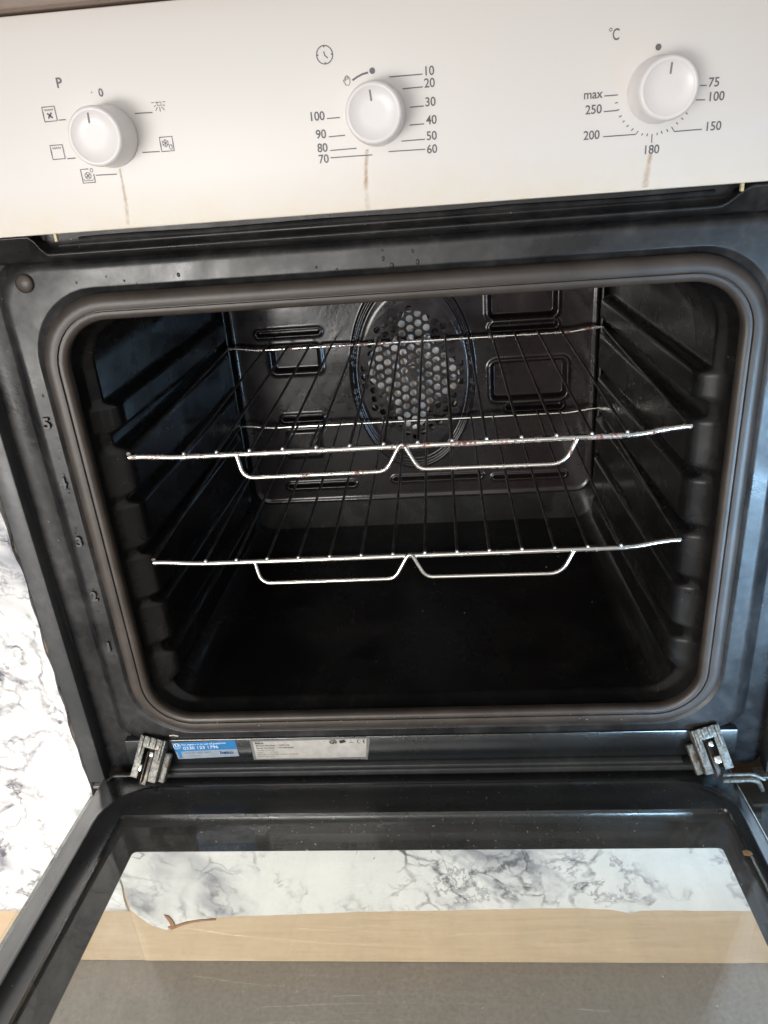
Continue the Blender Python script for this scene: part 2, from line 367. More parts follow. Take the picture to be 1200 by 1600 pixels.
def loop(x0, x1, z0, z1, r, nx=24, nz=40, nc=10):
    """rounded rectangle outline, constant vertex count; returns (x, z)"""
    P = []
    def seg(a, b, n): return [(a[0]+(b[0]-a[0])*k/n, a[1]+(b[1]-a[1])*k/n) for k in range(n)]
    def arc(cx, cz, a0): return [(cx+r*math.cos(a0+PI/2*k/nc), cz+r*math.sin(a0+PI/2*k/nc)) for k in range(nc)]
    P += seg((x0+r, z0), (x1-r, z0), nx) + arc(x1-r, z0+r, -PI/2)
    P += seg((x1, z0+r), (x1, z1-r), nz) + arc(x1-r, z1-r, 0)
    P += seg((x1-r, z1), (x0+r, z1), nx) + arc(x0+r, z1-r, PI/2)
    P += seg((x0, z1-r), (x0, z0+r), nz) + arc(x0+r, z0+r, PI)
    return P
def loft(bm, loops, closed=True, f=None):
    rings = [[bm.verts.new(v) for v in L] for L in loops]
    for A, B in zip(rings, rings[1:]):
        n = len(A)
        for k in range(n if closed else n-1): bm.faces.new((A[k], A[(k+1) % n], B[(k+1) % n], B[k]))
    return rings
def ss(a, b, x):
    t = max(0.0, min(1.0, (x-a)/(b-a))); return t*t*(3-2*t)
def sdrr(x, z, cx, cz, hw, hh, r):
    dx = abs(x-cx)-hw+r; dz = abs(z-cz)-hh+r
    return math.hypot(max(dx, 0), max(dz, 0)) + min(max(dx, dz), 0) - r
def stroke2(bm, pts, w, y, th=.00012):
    """flat printed line on the XZ plane facing -Y; pts in mm, w in mm"""
    pts = [Vector((a/1000, b/1000)) for a, b in pts]; w = w/2000; L = []; Rr = []
    for i, p in enumerate(pts):
        d = (pts[min(i+1, len(pts)-1)] - pts[max(i-1, 0)]).normalized(); n = Vector((-d.y, d.x))
        L.append(bm.verts.new((p.x+n.x*w, y, p.y+n.y*w))); Rr.append(bm.verts.new((p.x-n.x*w, y, p.y-n.y*w)))
    for i in range(len(pts)-1): bm.faces.new((L[i], Rr[i], Rr[i+1], L[i+1]))
def disc2(bm, x, z, r, y, n=20, r2=None, inner=0):
    o = [bm.verts.new(((x+r*math.cos(2*PI*k/n))/1000, y, (z+(r2 or r)*math.sin(2*PI*k/n))/1000)) for k in range(n)]
    if inner:
        i_ = [bm.verts.new(((x+(r-inner)*math.cos(2*PI*k/n))/1000, y, (z+((r2 or r)-inner)*math.sin(2*PI*k/n))/1000)) for k in range(n)]
        for k in range(n): bm.faces.new((o[k], o[(k+1) % n], i_[(k+1) % n], i_[k]))
    else: bm.faces.new(o)
def text2(bm, s, x, z, cap, y, rot=0, extrude=0, bold=0, bevel=0, width=1.0, left=False, shear=0):
    """lettering on the XZ plane facing -Y, centred at x, z (mm); cap = capital height in mm"""
    cu = bpy.data.curves.new('t', 'FONT'); cu.body = s; cu.size = 1; cu.extrude = extrude*700/cap if extrude else 0
    cu.offset = bold; cu.bevel_depth = bevel; cu.shear = shear
    cu.align_x = 'LEFT' if left else 'CENTER'; cu.resolution_u = 5
    o = bpy.data.objects.new('t', cu); COL.objects.link(o)
    dg = bpy.context.evaluated_depsgraph_get(); me = bpy.data.meshes.new_from_object(o.evaluated_get(dg))
    k = cap/1000/.70
    zoff = .35*k
    mt = Matrix.Translation((x/1000, y, z/1000)) @ Matrix.Rotation(rot, 4, 'Y') @ Matrix.Translation((0, 0, -zoff)) @ Matrix.Rotation(PI/2, 4, 'X') @ Matrix.Diagonal((k*width, k, k, 1))
    me.transform(mt); bm.from_mesh(me)
    bpy.data.objects.remove(o); bpy.data.curves.remove(cu); bpy.data.meshes.remove(me)
def grid(name, x0, x1, z0, z1, step, hf, mat, parent, drop=None):
    nx = int((x1-x0)/step); nz = int((z1-z0)/step); bm = bmesh.new(); V = []
    for j in range(nz+1):
        z = z0+(z1-z0)*j/nz; row = []
        for i in range(nx+1):
            x = x0+(x1-x0)*i/nx; row.append(bm.verts.new((x, hf(x, z), z)))
        V.append(row)
    for j in range(nz):
        for i in range(nx):
            a = V[j][i].co; cx = a.x+step/2; cz = a.z+step/2
            if drop and drop(cx, cz): continue
            bm.faces.new((V[j][i], V[j][i+1], V[j+1][i+1], V[j+1][i]))
    bmesh.ops.delete(bm, geom=[v for v in bm.verts if not v.link_faces], context='VERTS')
    return bm

# ------------------------------------------------------------ floor, cabinets, worktop
bm = bmesh.new(); box(bm, -2.5, 2.5, -3.0, .6, -.50, -.484)
tag(fin('floor', bm, M['floor'], smooth=False), kind='structure')

def sheet(bm, outline, y, th):
    """thin sheet from an (x, z) outline in metres"""
    f = [bm.verts.new((x, y, z)) for x, z in outline]; b = [bm.verts.new((x, y+th, z)) for x, z in outline]
    n = len(f)
    bm.faces.new(f); bm.faces.new(b[::-1])
    for k in range(n): bm.faces.new((f[k], b[k], b[(k+1) % n], f[(k+1) % n]))
LP = thing('cabinet_panel', 'maple board under the oven, covered in peeling marble-look film', 'cabinet panel', (0, 0, -.484))
def inworld(o): o.matrix_parent_inverse = o.parent.matrix_world.inverted()
def under(parent):
    bpy.context.view_layer.update()
    for c in parent.children: c.matrix_parent_inverse = parent.matrix_world.inverted()
bm = bmesh.new(); box(bm, -.30515, .30515, .0, .018, -.4835, -.252); fin('board', bm, M['wood'], LP)
edge = [(-.3033, -.4045), (-.298, -.4133), (-.291, -.422), (-.285, -.4286), (-.278, -.432), (-.2721, -.4345), (-.267, -.4300), (-.2538, -.4228), (-.2331, -.418), (-.203, -.4142), (-.17, -.4130), (-.1443, -.4114),
        (-.11, -.4100), (-.08, -.4080), (-.0483, -.4069), (-.01, -.4062), (.02, -.4052), (.0452, -.4042), (.08, -.4036), (.1245, -.4025), (.15, -.4030), (.1728, -.4053), (.181, -.4080), (.1881, -.4107), (.1968, -.4062), (.22, -.4052), (.25, -.4060), (.3033, -.4063)]
fine = []
for a, b_ in zip(edge, edge[1:]):
    for k in range(5): fine.append((a[0]+(b_[0]-a[0])*k/5, a[1]+(b_[1]-a[1])*k/5 + random.uniform(-.0005, .0005)))
fine.append(edge[-1])
bm = bmesh.new(); sheet(bm, fine + [(.3033, -.253), (-.3033, -.253)], -.0007, .0006); fin('marble_film', bm, M['marble'], LP, smooth=False)
bm = bmesh.new()
sheet(bm, [(-.2700, -.4290), (-.2668, -.4335), (-.2560, -.4275), (-.2440, -.4228), (-.2320, -.4202), (-.2180, -.4188), (-.2190, -.4172), (-.2350, -.4182), (-.2490, -.4215), (-.2585, -.4255)], -.0016, .0008)
sheet(bm, [(-.2660, -.4290), (-.2625, -.4290), (-.2618, -.4235), (-.2632, -.4175), (-.2655, -.4125), (-.2700, -.4105), (-.2688, -.4150), (-.2668, -.4205)], -.0021, .0008)
fin('torn_backing', bm, M['tape'], LP, smooth=False)
under(LP)

def side_cabinet(sx, label):
    T = thing('kitchen_cabinet', label, 'cabinet', (sx*.6, 0, -.484))
    x0, x1 = (-.92, -.3052) if sx < 0 else (.3052, .92)
    bm = bmesh.new(); box(bm, x0, x1, 0.0, .55, -.4835, .3495, .001); fin('board', bm, M['wood'], T)
    # film wrapped over the board with a wavy, slightly lifted edge towards the oven
    inner = -.3052 if sx < 0 else .3052
    out = -.915*1 if sx < 0 else .915
    bm = bmesh.new(); rows = []
    nz = 110
    for j in range(nz+1):
        z = -.405+(.3490+.405)*j/nz
        w = .0007*math.sin(z*61)+.0007*math.sin(z*143+1)+random.uniform(-.0003, .0003)
        zz = z + (.0025*math.sin(3)*0)
        lift = .0012+.0012*max(0, math.sin(z*37+.5))
        xs = [out, inner-sx*-.05, inner-sx*-.012, inner-sx*-.004, inner+sx*w, inner-sx*.0004+sx*w, inner-sx*.0002]
        ys = [-.0008, -.0008, -.0009, -.0011, -.0008-lift, .0005, .012]
        rows.append([bm.verts.new((x, y, z + (random.uniform(-.0015, .0015) if j == 0 else 0))) for x, y in zip(xs, ys)])
    for A, B in zip(rows, rows[1:]):
        for k in range(len(A)-1): bm.faces.new((A[k], A[k+1], B[k+1], B[k]))
    o = fin('marble_film', bm, M['marble'], T, ang=60)
    mod = o.modifiers.new('thick', 'SOLIDIFY'); mod.thickness = .0003; mod.offset = 0
    under(T); return T
side_cabinet(-1, 'tall white marble-look cabinet side to the left of the oven, wood bare at its foot')
side_cabinet(1, 'marble-look cabinet side to the right of the oven')

bm = bmesh.new(); box(bm, -.95, .95, -.031, .56, .3512, .389, .0025)
tag(fin('worktop', bm, M['worktop']), 'brown worktop edge running above the white oven panel', 'worktop')

# ------------------------------------------------------------ the oven
OV = thing('built_in_oven', 'built-in black oven with white control panel and its door folded open', 'oven', (0, 0, 0))
bm = bmesh.new(); box(bm, -.304, .304, -.022, -.002, .2355, .3500, .0014)
CP = fin('control_panel', bm, M['panel'], OV)
bm = bmesh.new(); box(bm, -.2975, .2975, -.002, .02, .2362, .3490)
fin('panel_backing', bm, M['black'], OV, smooth=False)
YP = -.02235
# printing round the three dials
LW = .55
bm = bmesh.new()
for L in D['l1']: stroke2(bm, L, LW, YP)
disc2(bm, *D['d1'][0], .35, YP)
fin('dial_markings', bm, M['ink'], CP, smooth=False)
for i, (x, z) in enumerate(D['b1']):
    h = 3.75; bm = bmesh.new()
    if i == 3:
        for k in (-4.4, -2.2, 2.2): stroke2(bm, [(x+k, z+2.6), (x+k+(1.6 if k > -4 else 1.6), z+2.6)], .35, YP)
        stroke2(bm, [(x-1.1, z+2.6), (x-1.1, z+1.0), (x+1.1, z+1.0), (x+1.1, z+2.6), (x-1.1, z+2.6)], .35, YP)
        for dx0, dz0, dx1, dz1 in ((0, .2, 0, -2.2), (-1.2, .2, -2.6, -1.6), (1.2, .2, 2.6, -1.6), (-2.0, 1.2, -3.2, .5), (2.0, 1.2, 3.2, .5)): stroke2(bm, [(x+dx0, z+dz0), (x+dx1, z+dz1)], .35, YP)
        fin('printed_symbol', bm, M['ink'], CP, smooth=False); continue
    if i == 2:
        stroke2(bm, [(x+1.2, z+h), (x-h, z+h), (x-h, z-h), (x+h, z-h), (x+h, z+.8)], LW, YP)
        disc2(bm, x+.1, z+.1, 2.0, YP, 20, None, .3)
        for a in range(4): stroke2(bm, [(x+.1, z+.1), (x+.1+1.5*math.cos(a*PI/2+.6), z+.1+1.5*math.sin(a*PI/2+.6))], .5, YP)
        stroke2(bm, [(x-2.9, z-1.6), (x-2.6, z-2.6), (x+2.6, z-2.6), (x+2.9, z-1.6)], .35, YP)
        disc2(bm, x+2.9, z+2.9, .95, YP, 14, 1.2, .3)
        fin('printed_symbol', bm, M['ink'], CP, smooth=False); continue
    stroke2(bm, [(x-h, z), (x-h, z+h), (x+h, z+h), (x+h, z-h), (x-h, z-h), (x-h, z)], LW, YP)
    if i in (0, 1):
        stroke2(bm, [(x-2.6+k*.65, z+(2.6 if k % 2 == 0 else 1.7)) for k in range(9)], .35, YP)
    if i == 0:
        for a in range(4):
            c_, s_ = math.cos(a*PI/2+.75), math.sin(a*PI/2+.75)
            stroke2(bm, [(x, z-.8), (x+1.0*c_, z-.8+1.0*s_), (x+1.9*c_-.3*s_, z-.8+1.9*s_+.3*c_)], .85, YP)
    if i == 4:
        for a in range(6):
            c_, s_ = math.cos(a*PI/3+PI/6), math.sin(a*PI/3+PI/6)
            cx, cz = x-.7, z+.5
            stroke2(bm, [(cx, cz), (cx+2.2*c_, cz+2.2*s_)], .3, YP)
            for q in (-.6, .6):
                stroke2(bm, [(cx+1.3*c_, cz+1.3*s_), (cx+1.9*math.cos(a*PI/3+PI/6+q*.7), cz+1.9*math.sin(a*PI/3+PI/6+q*.7))], .28, YP)
        disc2(bm, x+2.1, z-1.7, 1.0, YP, 14, 1.4, .3)
    fin('printed_symbol', bm, M['ink'], CP, smooth=False)
bm = bmesh.new()
for L in D['l2']: stroke2(bm, L, LW, YP)
stroke2(bm, D['arc2'], .95, YP); disc2(bm, *D['dot2'], 1.6, YP)
fin('dial_markings', bm, M['ink'], CP, smooth=False)
bm = bmesh.new()
cx, cz = D['clock']; disc2(bm, cx, cz, 4.7, YP, 30, None, .5)
for a in range(4): stroke2(bm, [(cx+4.4*math.cos(a*PI/2), cz+4.4*math.sin(a*PI/2)), (cx+3.5*math.cos(a*PI/2), cz+3.5*math.sin(a*PI/2))], .6, YP)
stroke2(bm, [(cx-.3, cz+1.6), (cx, cz-.2), (cx+1.6, cz-1.7)], .6, YP)
fin('printed_symbol', bm, M['ink'], CP, smooth=False)
bm = bmesh.new()
hx, hz = D['hand']      # small raised-hand symbol
stroke2(bm, [(hx-.6, hz-2.4), (hx-2.1, hz+.3), (hx-1.5, hz+.6), (hx-.8, hz-.4), (hx-1.0, hz+1.7), (hx-.5, hz+1.8), (hx-.2, hz+2.3), (hx+.3, hz+2.3), (hx+.6, hz+1.9), (hx+1.1, hz+1.8), (hx+1.3, hz+1.2), (hx+1.8, hz+.9), (hx+1.7, hz-1.0), (hx+1.1, hz-2.4), (hx-.6, hz-2.4)], .32, YP)
for k in (-.35, .35, 1.0): stroke2(bm, [(hx+k, hz+1.9), (hx+k, hz+.3)], .22, YP)
fin('printed_symbol', bm, M['ink'], CP, smooth=False)
bm = bmesh.new()
for L in D['l3']: stroke2(bm, L, LW, YP)
fin('dial_markings', bm, M['ink'], CP, smooth=False)
bm = bmesh.new()
cx, cz = D['degc']; text2(bm, 'C', cx+.6, cz, 5.4, YP, width=.72, bold=.01); disc2(bm, cx-2.3, cz+2.3, .9, YP, 14, None, .35)
fin('printed_letters', bm, M['ink'], CP, smooth=False)
bm = bmesh.new(); disc2(bm, *D['dot3'], 1.6, YP)
fin('printed_dot', bm, M['ink'], CP, smooth=False)
for key in ('t1', 't2', 't3'):
    for s, x, z, h in D[key]:
        bm = bmesh.new(); text2(bm, s, x, z, h*.92, YP, width=.95, bold=.012); fin('printed_letters' if s in 'Pmax' else 'printed_number', bm, M['ink'], CP, smooth=False)
# brown drips below the knobs
for i, L in enumerate(D['stain']):
    bm = bmesh.new(); uvl = bm.loops.layers.uv.new('UVMap'); pr = []
    pts = []
    for a, b_ in zip(L, L[1:]):
        for k in range(6): pts.append((a[0]+(b_[0]-a[0])*k/6, a[1]+(b_[1]-a[1])*k/6))
    pts.append(L[-1])
    for k, (x, z) in enumerate(pts):
        w = (2.6, 3.4, 4.2)[i]*(.7+.5*k/len(pts))/2 + random.uniform(-.25, .25)
        pr.append((bm.verts.new(((x-w)/1000, YP+.00006, z/1000)), bm.verts.new(((x+w)/1000, YP+.00006, z/1000)), k/len(pts)))
    for (a, b_, u), (c, d, v) in zip(pr, pr[1:]):
        f = bm.faces.new((a, b_, d, c))
        for lp, uv in zip(f.loops, ((0, u), (1, u), (1, v), (0, v))): lp[uvl].uv = uv
    fin('drip_stain', bm, M['stain_dark' if i == 1 else 'stain'], CP, smooth=False)
for i, (x, z) in enumerate(D['tabs'][:2]):
    bm = bmesh.new(); box(bm, x/1000-.0009, x/1000+.0009, -.0205, -.0175, .2310, .2362, .0003); fin('clip', bm, M['yellow'], CP)

# knobs
def knob(x, z, ptr, ring):
    prof = [(.0, .0), (.0165, .0), (.0168, .0015), (.0163, .003), (.0160, .004), (.0157, .019), (.0154, .0218), (.0146, .0229), (.0137, .0232), (.0129, .0228), (.0125, .0224), (.006, .0222), (0, .0221)]
    bm = bmesh.new(); n = 64; rings = []
    for r, h in prof[1:-1]: rings.append([bm.verts.new((x+r*math.cos(2*PI*k/n), -.0222-h, z+r*math.sin(2*PI*k/n))) for k in range(n)])
    for A, B in zip(rings, rings[1:]):
        for k in range(n): bm.faces.new((A[k], A[(k+1) % n], B[(k+1) % n], B[k]))
    bm.faces.new(rings[0]); bm.faces.new(rings[-1][::-1])
    K = fin('knob', bm, M['knob'], OV, ang=60)
    bm = bmesh.new(); stroke2(bm, ptr, 1.0, -.0222-.02255); fin('pointer', bm, M['pointer'], K, smooth=False)
for x, p in zip((-.1563, -.0003, .1555), D['ptr']): knob(x, .2866, p, 0)

# ledge and gap under the panel
bm = bmesh.new()
def ledge_z(x):
    return .2222 + .0115*ss(-.2190, -.2300, x) + .0105*ss(.200, .221, x)
rows = []
nx = 180
for i in range(nx+1):
    x = -.304+.608*i/nx; zt = ledge_z(x)
    prof = [(.016, .2150), (.0085, .2160), (.0010, .2185), (-.0035, zt-.0020), (-.0050, zt-.0009), (-.0050, zt), (-.0040, zt+.0008), (.0040, zt+.0018), (.0050, .2300), (.0050, .2385)]
    rows.append([bm.verts.new((x, y, z)) for y, z in prof])
for A, B in zip(rows, rows[1:]):
    for k in range(len(A)-1): bm.faces.new((A[k], A[k+1], B[k+1], B[k]))
fin('top_ledge', bm, M['frame'], OV, ang=80)
bm = bmesh.new()
tube(bm, [(-.20+.4*k/20, .004, .2292+.0004*math.sin(k)) for k in range(21)], .0016, 8); box(bm, -.215, .21, .004, .012, .2255, .2270, .0005)
fin('ledge_trim', bm, M['frame'], OV)

# front frame: embossed plate round the opening
def plate_loops():
    LL = []
    def add(x0, x1, z0, z1, r, y): LL.append([(x, y, z) for x, z in loop(x0, x1, z0, z1, r)])
    add(-.2310, .2295, -.1650, .1830, .040, .016)
    add(-.2310, .2295, -.1650, .1830, .040, .006)
    add(-.2460, .2435, -.1790, .1975, .050, .0035)
    add(-.2470, .2445, -.1800, .1985, .050, .0020)
    add(-.2478, .2453, -.1806, .1993, .050, .0018)
    add(-.2486, .2461, -.1810, .2001, .050, .0018)
    add(-.2565, .2545, -.1852, .2095, .030, .0018)
    add(-.2575, .2555, -.1860, .2107, .028, .0018)
    add(-.2590, .2570, -.1875, .2125, .026, .0020)
    add(-.2615, .2600, -.1895, .2145, .024, .0032)
    add(-.2680, .2680, -.1930, .2175, .022, .0105)
    add(-.2692, .2692, -.1942, .2178, .022, .0116)
    add(-.2705, .2705, -.1955, .2181, .022, .0120)
    add(-.2860, .2860, -.2330, .2190, .010, .0120)
    add(-.2885, .2885, -.2345, .2205, .010, .0118)
    return LL
bm = bmesh.new(); loft(bm, plate_loops())
FR = fin('front_frame', bm, M['frame'], OV, ang=80)
# lower band, carrying the labels
bm = bmesh.new(); box(bm, -.262, .262, .0, .008, -.2140, -.1870, .0012)
fin('lower_band', bm, M['liner'], OV)
bm = bmesh.new(); box(bm, -.236, .2190, -.0045, .010, -.2190, -.2155, .0012); box(bm, -.2380, .2375, -.0060, .010, -.2262, -.2192, .0018)
fin('lower_lip', bm, M['flange'], OV)
# embossed numbers of the shelf levels
for s, z in zip('54321', (107.3, 60.6, 11.1, -38, -86.8)):
    bm = bmesh.new(); text2(bm, s, -253.4 if s != '1' else -252.6, z, 8.0, .0012, extrude=.0010, bold=.015, bevel=.04, width=.9)
    fin('embossed_number', bm, M['flange'], FR, ang=50)
for x, z in ((-.2427, .2045), (.2440, .2035)):
    bm = bmesh.new(); n = 32
    rings = []
    for r, h in ((.0062, 0), (.0062, .0006), (.0056, .0012), (.0052, .0007), (.0049, .0010)):
        rings.append([bm.verts.new((x+r*math.cos(2*PI*k/n), .0012-h, z+r*math.sin(2*PI*k/n))) for k in range(n)])
    for A, B in zip(rings, rings[1:]):
        for k in range(n): bm.faces.new((A[k], A[(k+1) % n], B[(k+1) % n], B[k]))
    bm.faces.new(rings[-1][::-1]); fin('plug', bm, M['gasket'], FR, ang=50)
# enamel blisters near the rusty edge and along the top
for k in range(34):
    x = random.uniform(-.2565, -.250); z = random.uniform(-.17, .19)
    if k > 20: x = random.uniform(-.25, .05); z = random.uniform(.199, .210)
    r = random.uniform(.0005, .0012)
    bm = bmesh.new(); bmesh.ops.create_icosphere(bm, subdivisions=2, radius=r); bmesh.ops.scale(bm, vec=(1, .5, random.uniform(.8, 1.6)), verts=bm.verts)
    bmesh.ops.translate(bm, vec=(x, .0019, z), verts=bm.verts); fin('enamel_blister', bm, M['frame'], FR)
# side flanges
for s in (-1, 1):
    bm = bmesh.new(); a, b_ = (-.3040, -.2888) if s < 0 else (.2888, .3040)
    box(bm, a, b_, -.0015, .014, -.2335, .2340, .0012); fin('side_flange', bm, M['flange'], OV)

# gasket
def gl(o, y): return [(x, y, z) for x, z in loop(-.2342-o, .2325+o, -.1676-o*.95, .1860+o*1.0, .042+o)]
bm = bmesh.new()
prof = [(-.0078, .0045), (-.0083, .0015), (-.0078, -.0012), (-.0064, -.0030), (-.0040, -.0035), (-.0026, -.0034), (-.0022, -.0019), (-.0018, -.0019), (-.0013, -.0035), (.0012, -.0041), (.0038, -.0040), (.0056, -.0034), (.0068, -.0026), (.0080, -.0014), (.0088, .0006), (.0090, .0050)]
loft(bm, [gl(o, y) for o, y in prof]); fin('gasket', bm, M['gasket'], OV, ang=50)

# cavity
MIDS = [(.060, .0208), (.0145, .0208), (-.0310, .0208), (-.0765, .0208), (-.120, .015), (.1030, .0125)]
def rail(y, z):
    h = 0
    for m_, hh in MIDS:
        t = ss(hh+.0005, hh-.0040, abs(z-m_))
        w = .0100*t*ss(.008, .028, y)*ss(.305, .292, y)
        h = max(h, w)
    return h
def cav_half(y):
    pts = [(.0030, .2262, -.1612, .1785, .036), (.014, .2220, -.1590, .1765, .035), (.020, .2160, -.1570, .1750, .033), (.330, .2015, -.1500, .1690, .022)]
    for a, b_ in zip(pts, pts[1:]):
        if y <= b_[0]:
            t = (y-a[0])/(b_[0]-a[0]); return [a[i]+(b_[i]-a[i])*t for i in range(1, 5)]
    return list(pts[-1][1:])
bm = bmesh.new(); LL = []
ys = [.003+.021*k/12 for k in range(13)] + [.024+.306*k/80 for k in range(1, 81)]
for y in ys:
    w, z0, z1, r = cav_half(y); L = []
    for x, z in loop(-w-.001, w-.0005, z0, z1, r, 20, 130, 8):
        d = rail(y, z) if abs(x) > w-.004 else 0
        L.append((x-math.copysign(d, x), y, z))
    LL.append(L)
rg = loft(bm, LL); bm.faces.new(rg[-1])
fin('cavity', bm, M['enamel'], OV, ang=75)
# back panel: pressed sheet with recesses, slots and the ring round the fan
RC = [(.117, .1115, .034, .0165, .005, .008), (.1235, .026, .039, .020, .005, .008), (-.1275, .063, .0250, .0125, .003, .008)]
SL = [(.118, .0850, .0345, .0028), (.1300, -.0040, .0300, .0028), (-.1325, .0925, .0335, .0020), (-.1275, -.0040, .0225, .0020), (-.1150, -.0870, .0385, .0016), (.020, -.0840, .050, .0014), (.125, -.0870, .040, .0014)]
PC = (-.0015, .0395)
def back_h(x, z):
    y = .315
    for cx, cz, hw, hh, r, dep in RC: y += dep*ss(.0012, -.0018, sdrr(x, z, cx, cz, hw, hh, r))
    for cx, cz, hw, hh, r, dep in RC: y -= .0016*math.exp(-(sdrr(x, z, cx, cz, hw, hh, r)-.003)**2/(2*.0016**2))
    for cx, cz, hw, hh in SL:
        d = sdrr(x, z, cx, cz, hw, hh, hh); y += .008*ss(.0006, -.0008, d); y -= .0013*math.exp(-(d-.0018)**2/(2*.0012**2))
    # pale pad low on the left
    y -= .0025*ss(.001, -.003, sdrr(x, z, -.1290, -.0350, .0200, .0170, .003))
    e = math.hypot((x-PC[0])/.0645, (z-PC[1]-.0)/.104); d = (e-1)*.075
    y -= .0028*ss(.0048, .0020, abs(d)); y += .0020*ss(.0024, .0, abs(d))
    y -= .0020*ss(-.002, -.012, d)
    # rolled rim
    sd = sdrr(x, z, 0, .035, .1990, .1480, .022); y += .010*ss(-.004, .0, sd); y -= .0014*math.exp(-(sd+.006)**2/(2*.0018**2))
    # soft dents
    y += .0006*math.sin(x*41+1)*math.sin(z*37)
    return y
bm = grid('bp', -.1990, .1990, -.1130, .1700, .0009, back_h, None, None,
          lambda x, z: math.hypot((x-PC[0])/.0560, (z-PC[1])/.0745) < 1 or sdrr(x, z, 0, .035, .1990, .1480, .022) > 0)
BP = fin('back_panel', bm, M['back'], OV, ang=70)
# fan grille: punched sheet
vs = []; es = []
def addpoly(P):
    b = len(vs); vs.extend(Vector(p) for p in P); es.extend((b+k, b+(k+1) % len(P)) for k in range(len(P)))
addpoly([(PC[0]+.0585*math.cos(2*PI*k/72), PC[1]+.0770*math.sin(2*PI*k/72)) for k in range(72)])
pitch = .0101; holes = []
for i in range(-7, 8):
    for j in range(-9, 10):
        x = i*pitch*.866; z = (j+(.5 if i % 2 else 0))*pitch
        e = (abs(x)/.0545)**2.0+(abs(z)/.0715)**2.0
        if e > 1 or math.hypot(x, z) < .0065: continue
        holes.append((PC[0]+x, PC[1]+z))
HR = .0037
for hx, hz in holes: addpoly([(hx+HR*math.cos(2*PI*k/16), hz+HR*math.sin(2*PI*k/16)) for k in range(16)])
addpoly([(PC[0]+.0014*math.cos(2*PI*k/12), PC[1]+.0014*math.sin(2*PI*k/12)) for k in range(12)]); 
V, E, F = geometry.delaunay_2d_cdt(vs, es, [], 1, 1e-7)[:3]
bm = bmesh.new(); bv = [bm.verts.new((v[0], .3128, v[1])) for v in V]
for f in F:
    cx = sum(V[i][0] for i in f)/len(f); cz = sum(V[i][1] for i in f)/len(f)
    if any((cx-hx)**2+(cz-hz)**2 < (HR*.985)**2 for hx, hz in holes): continue
    if (cx-PC[0])**2+(cz-PC[1])**2 < .00135**2: continue
    try: bm.faces.new([bv[i] for i in f])
    except ValueError: pass
o = fin('fan_grille', bm, M['back'], BP, smooth=False)
mod = o.modifiers.new('t', 'SOLIDIFY'); mod.thickness = .0010; mod.offset = 0
# fan wheel behind the grille
bm = bmesh.new(); n = 48
lob = lambda k: .86+.20*math.cos(4*2*PI*k/n+.5)
a = [bm.verts.new((PC[0]+.049*lob(k)*math.cos(2*PI*k/n), .3268, PC[1]+.068*lob(k)*math.sin(2*PI*k/n))) for k in range(n)]; bm.faces.new(a)
for k in range(9):
    an = 2*PI*k/9+.3; mt = Matrix.Translation((PC[0], .3225, PC[1])) @ Matrix.Rotation(an, 4, 'Y') @ Matrix.Rotation(.5, 4, 'X')
    box(bm, .010, .044, -.0006, .0006, -.006, .006, .0003, mt)
tube(bm, [(PC[0], .317, PC[1]), (PC[0], .326, PC[1])], .008, 24)
FW = fin('fan_wheel', bm, M['fan'], OV)
bm = bmesh.new()
for rr, yy in ((.0535, .3200), (.0535, .3245)):
    pts = [(PC[0]+rr*math.cos(PI*2*k/60), yy, PC[1]+rr*1.30*math.sin(PI*2*k/60)) for k in range(58)]
    tube(bm, pts, .0022, 8)
fin('heating_ring', bm, M['rod'], OV)
# thin grey tubes drawing in the highlight down the cavity's back corners
for s in (-1, 1):
    bm = bmesh.new(); tube(bm, [(s*.1985-.0005, .3105, .165), (s*.1990, .3105, -.06)], .0009, 8); fin('corner_highlight', bm, M['flange'], OV)

